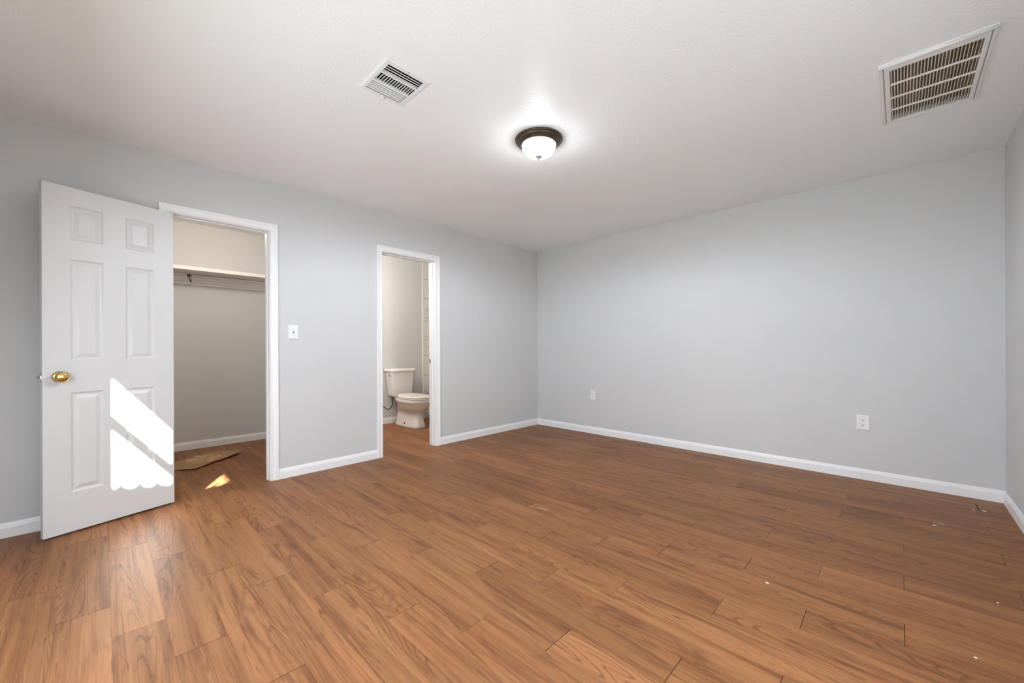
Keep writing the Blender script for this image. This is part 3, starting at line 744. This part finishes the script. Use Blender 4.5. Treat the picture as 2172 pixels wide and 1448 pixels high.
# ------------------------------------------------------------------ crumbs of paint on the floor
def chip(x, y, s, label, seed):
    random.seed(seed); bm = bmesh.new(); n = 6; pts = [(s*(0.6+0.5*random.random())*math.cos(2*math.pi*k/n), s*(0.4+0.4*random.random())*math.sin(2*math.pi*k/n)) for k in range(n)]
    loft(bm, [[(a, b, 0.0002) for a, b in pts], [(a*0.9, b*0.9, 0.002+0.0015*random.random()) for a, b in pts]])
    tag(link('paint_chip', bm, CHIPM, loc=(x, y, 0)), label, 'debris', 'crumbs of paint on the floor')
chip(3.255, -2.201, 0.0085, 'larger pale paint chip on open floor in the right half of the photo', 1)
chip(4.080, -0.303, 0.010, 'pale chip beside the dark plank gap in the far right corner', 2)
chip(4.032, -0.318, 0.006, 'tiny pale crumb just left of the dark plank gap', 3)
chip(3.838, -0.822, 0.010, 'pale chip at the edge of the chalky smear on the floor', 4)
chip(3.981, -1.700, 0.005, 'tiny pale crumb near the right edge of the photo, above the lowest one', 5)
chip(3.875, -2.214, 0.005, 'tiny pale crumb lowest on the floor at the right', 6)

# ------------------------------------------------------------------ window behind the camera and an added one beside it
def window(name, x0, x1, label):
    root = empty(name, ((x0+x1)/2, YF, 0), label=label, kind='structure'); c = (x0+x1)/2
    z0, z1 = WZ; w0, w1 = x0-c, x1-c
    link('frame', boxes((w0-0.001, w0+0.012, -0.10, -0.02, z0, z1), (w1-0.012, w1+0.001, -0.10, -0.02, z0, z1), (w0+0.012, w1-0.012, -0.10, -0.02, z0-0.001, z0+0.03), (w0+0.012, w1-0.012, -0.10, -0.02, z1-0.03, z1+0.001)), TRIM, root)
    link('mullion', boxes((2.24-c, 2.42-c, -0.075, -0.045, z0+0.03, z1-0.03)), TRIM, root)
    link('meeting_rail', boxes((w0+0.012, 2.24-c, -0.075, -0.045, 1.636, 1.690), (2.42-c, w1-0.012, -0.075, -0.045, 1.636, 1.690)), TRIM, root)
    link('pane', boxes((w0+0.012, 2.24-c, -0.062, -0.058, z0+0.03, 1.636)), GLASS, root); link('pane', boxes((w0+0.012, 2.24-c, -0.062, -0.058, 1.690, z1-0.03)), GLASS, root)
    link('pane', boxes((2.42-c, w1-0.012, -0.062, -0.058, z0+0.03, 1.636)), GLASS, root); link('pane', boxes((2.42-c, w1-0.012, -0.062, -0.058, 1.690, z1-0.03)), GLASS, root)
    link('sill', boxes((w0-0.05, w1+0.05, -0.02, 0.035, z0-0.025, z0-0.001)), TRIM, root, bevel=0.003)
window('window_1', *WA, 'twin sash window in the wall behind the camera')
def added_side_window():  # unseen window, added to go with the side fill panel
    y0, y1, z0, z1 = W3; c = (y0+y1)/2
    root = empty('added_window', (W, c, 0), label='added side window with closed blinds, invented for soft fill light', kind='structure')
    w0, w1 = y0-c, y1-c
    link('frame', boxes((0.03, 0.11, w0-0.001, w0+0.04, z0, z1), (0.03, 0.11, w1-0.04, w1+0.001, z0, z1), (0.03, 0.11, w0+0.04, w1-0.04, z0-0.001, z0+0.04), (0.03, 0.11, w0+0.04, w1-0.04, z1-0.04, z1+0.001)), TRIM, root)
    link('pane', boxes((0.065, 0.07, w0+0.04, w1-0.04, z0+0.04, z1-0.04)), GLASS, root)
    b = bmesh.new(); z = z0+0.05
    while z < z1-0.05:
        vs = box(b, 0.045, 0.047, w0+0.042, w1-0.042, z, z+0.052)
        for v in vs:
            if v.co.z > z+0.03: v.co.x += 0.010
        z += 0.045
    link('blind_slats', b, BLIND, root)
added_side_window()

# outdoors, seen only by the sun: eave, pier added to block sun, picket fence, lawn
struct('roof_eave', boxes((-2.2, W+0.6, YF-0.66, YF-0.12, 2.725, 2.85)), FENCEM, 'roof eave above the windows')
struct('sun_blocking_pier', boxes((4.10, 4.50, YF-0.80, YF-0.45, 0.0, 2.69)), BRICK, 'brick pier added outside to block the sun')
bm = bmesh.new(); XF = 3.05; ZF = 1.196+0.66*(XF-1.58); k = 0; y = -5.13
while y > -7.2:
    wv = 0.0745
    pts = [(0, 0), (wv, 0), (wv, ZF-0.045), (wv*0.80, ZF-0.040), (wv*0.62, ZF-0.018), (wv*0.5, ZF+0.030), (wv*0.38, ZF-0.018), (wv*0.20, ZF-0.040), (0, ZF-0.045)]
    loft(bm, [[(XF+d, y-p, z) for p, z in pts] for d in (0, 0.016)]); y -= 0.075
box(bm, XF+0.018, XF+0.05, -7.2, -5.14, 0.4, 0.48); box(bm, XF+0.018, XF+0.05, -7.2, -5.14, 1.6, 1.68)
struct('yard_fence', bm, FENCEM, 'picket fence outside the window')
struct('yard_lawn', boxes((-4, 12, -14, YF-0.12, -0.25, -0.15)), LAWN, 'lawn outside')
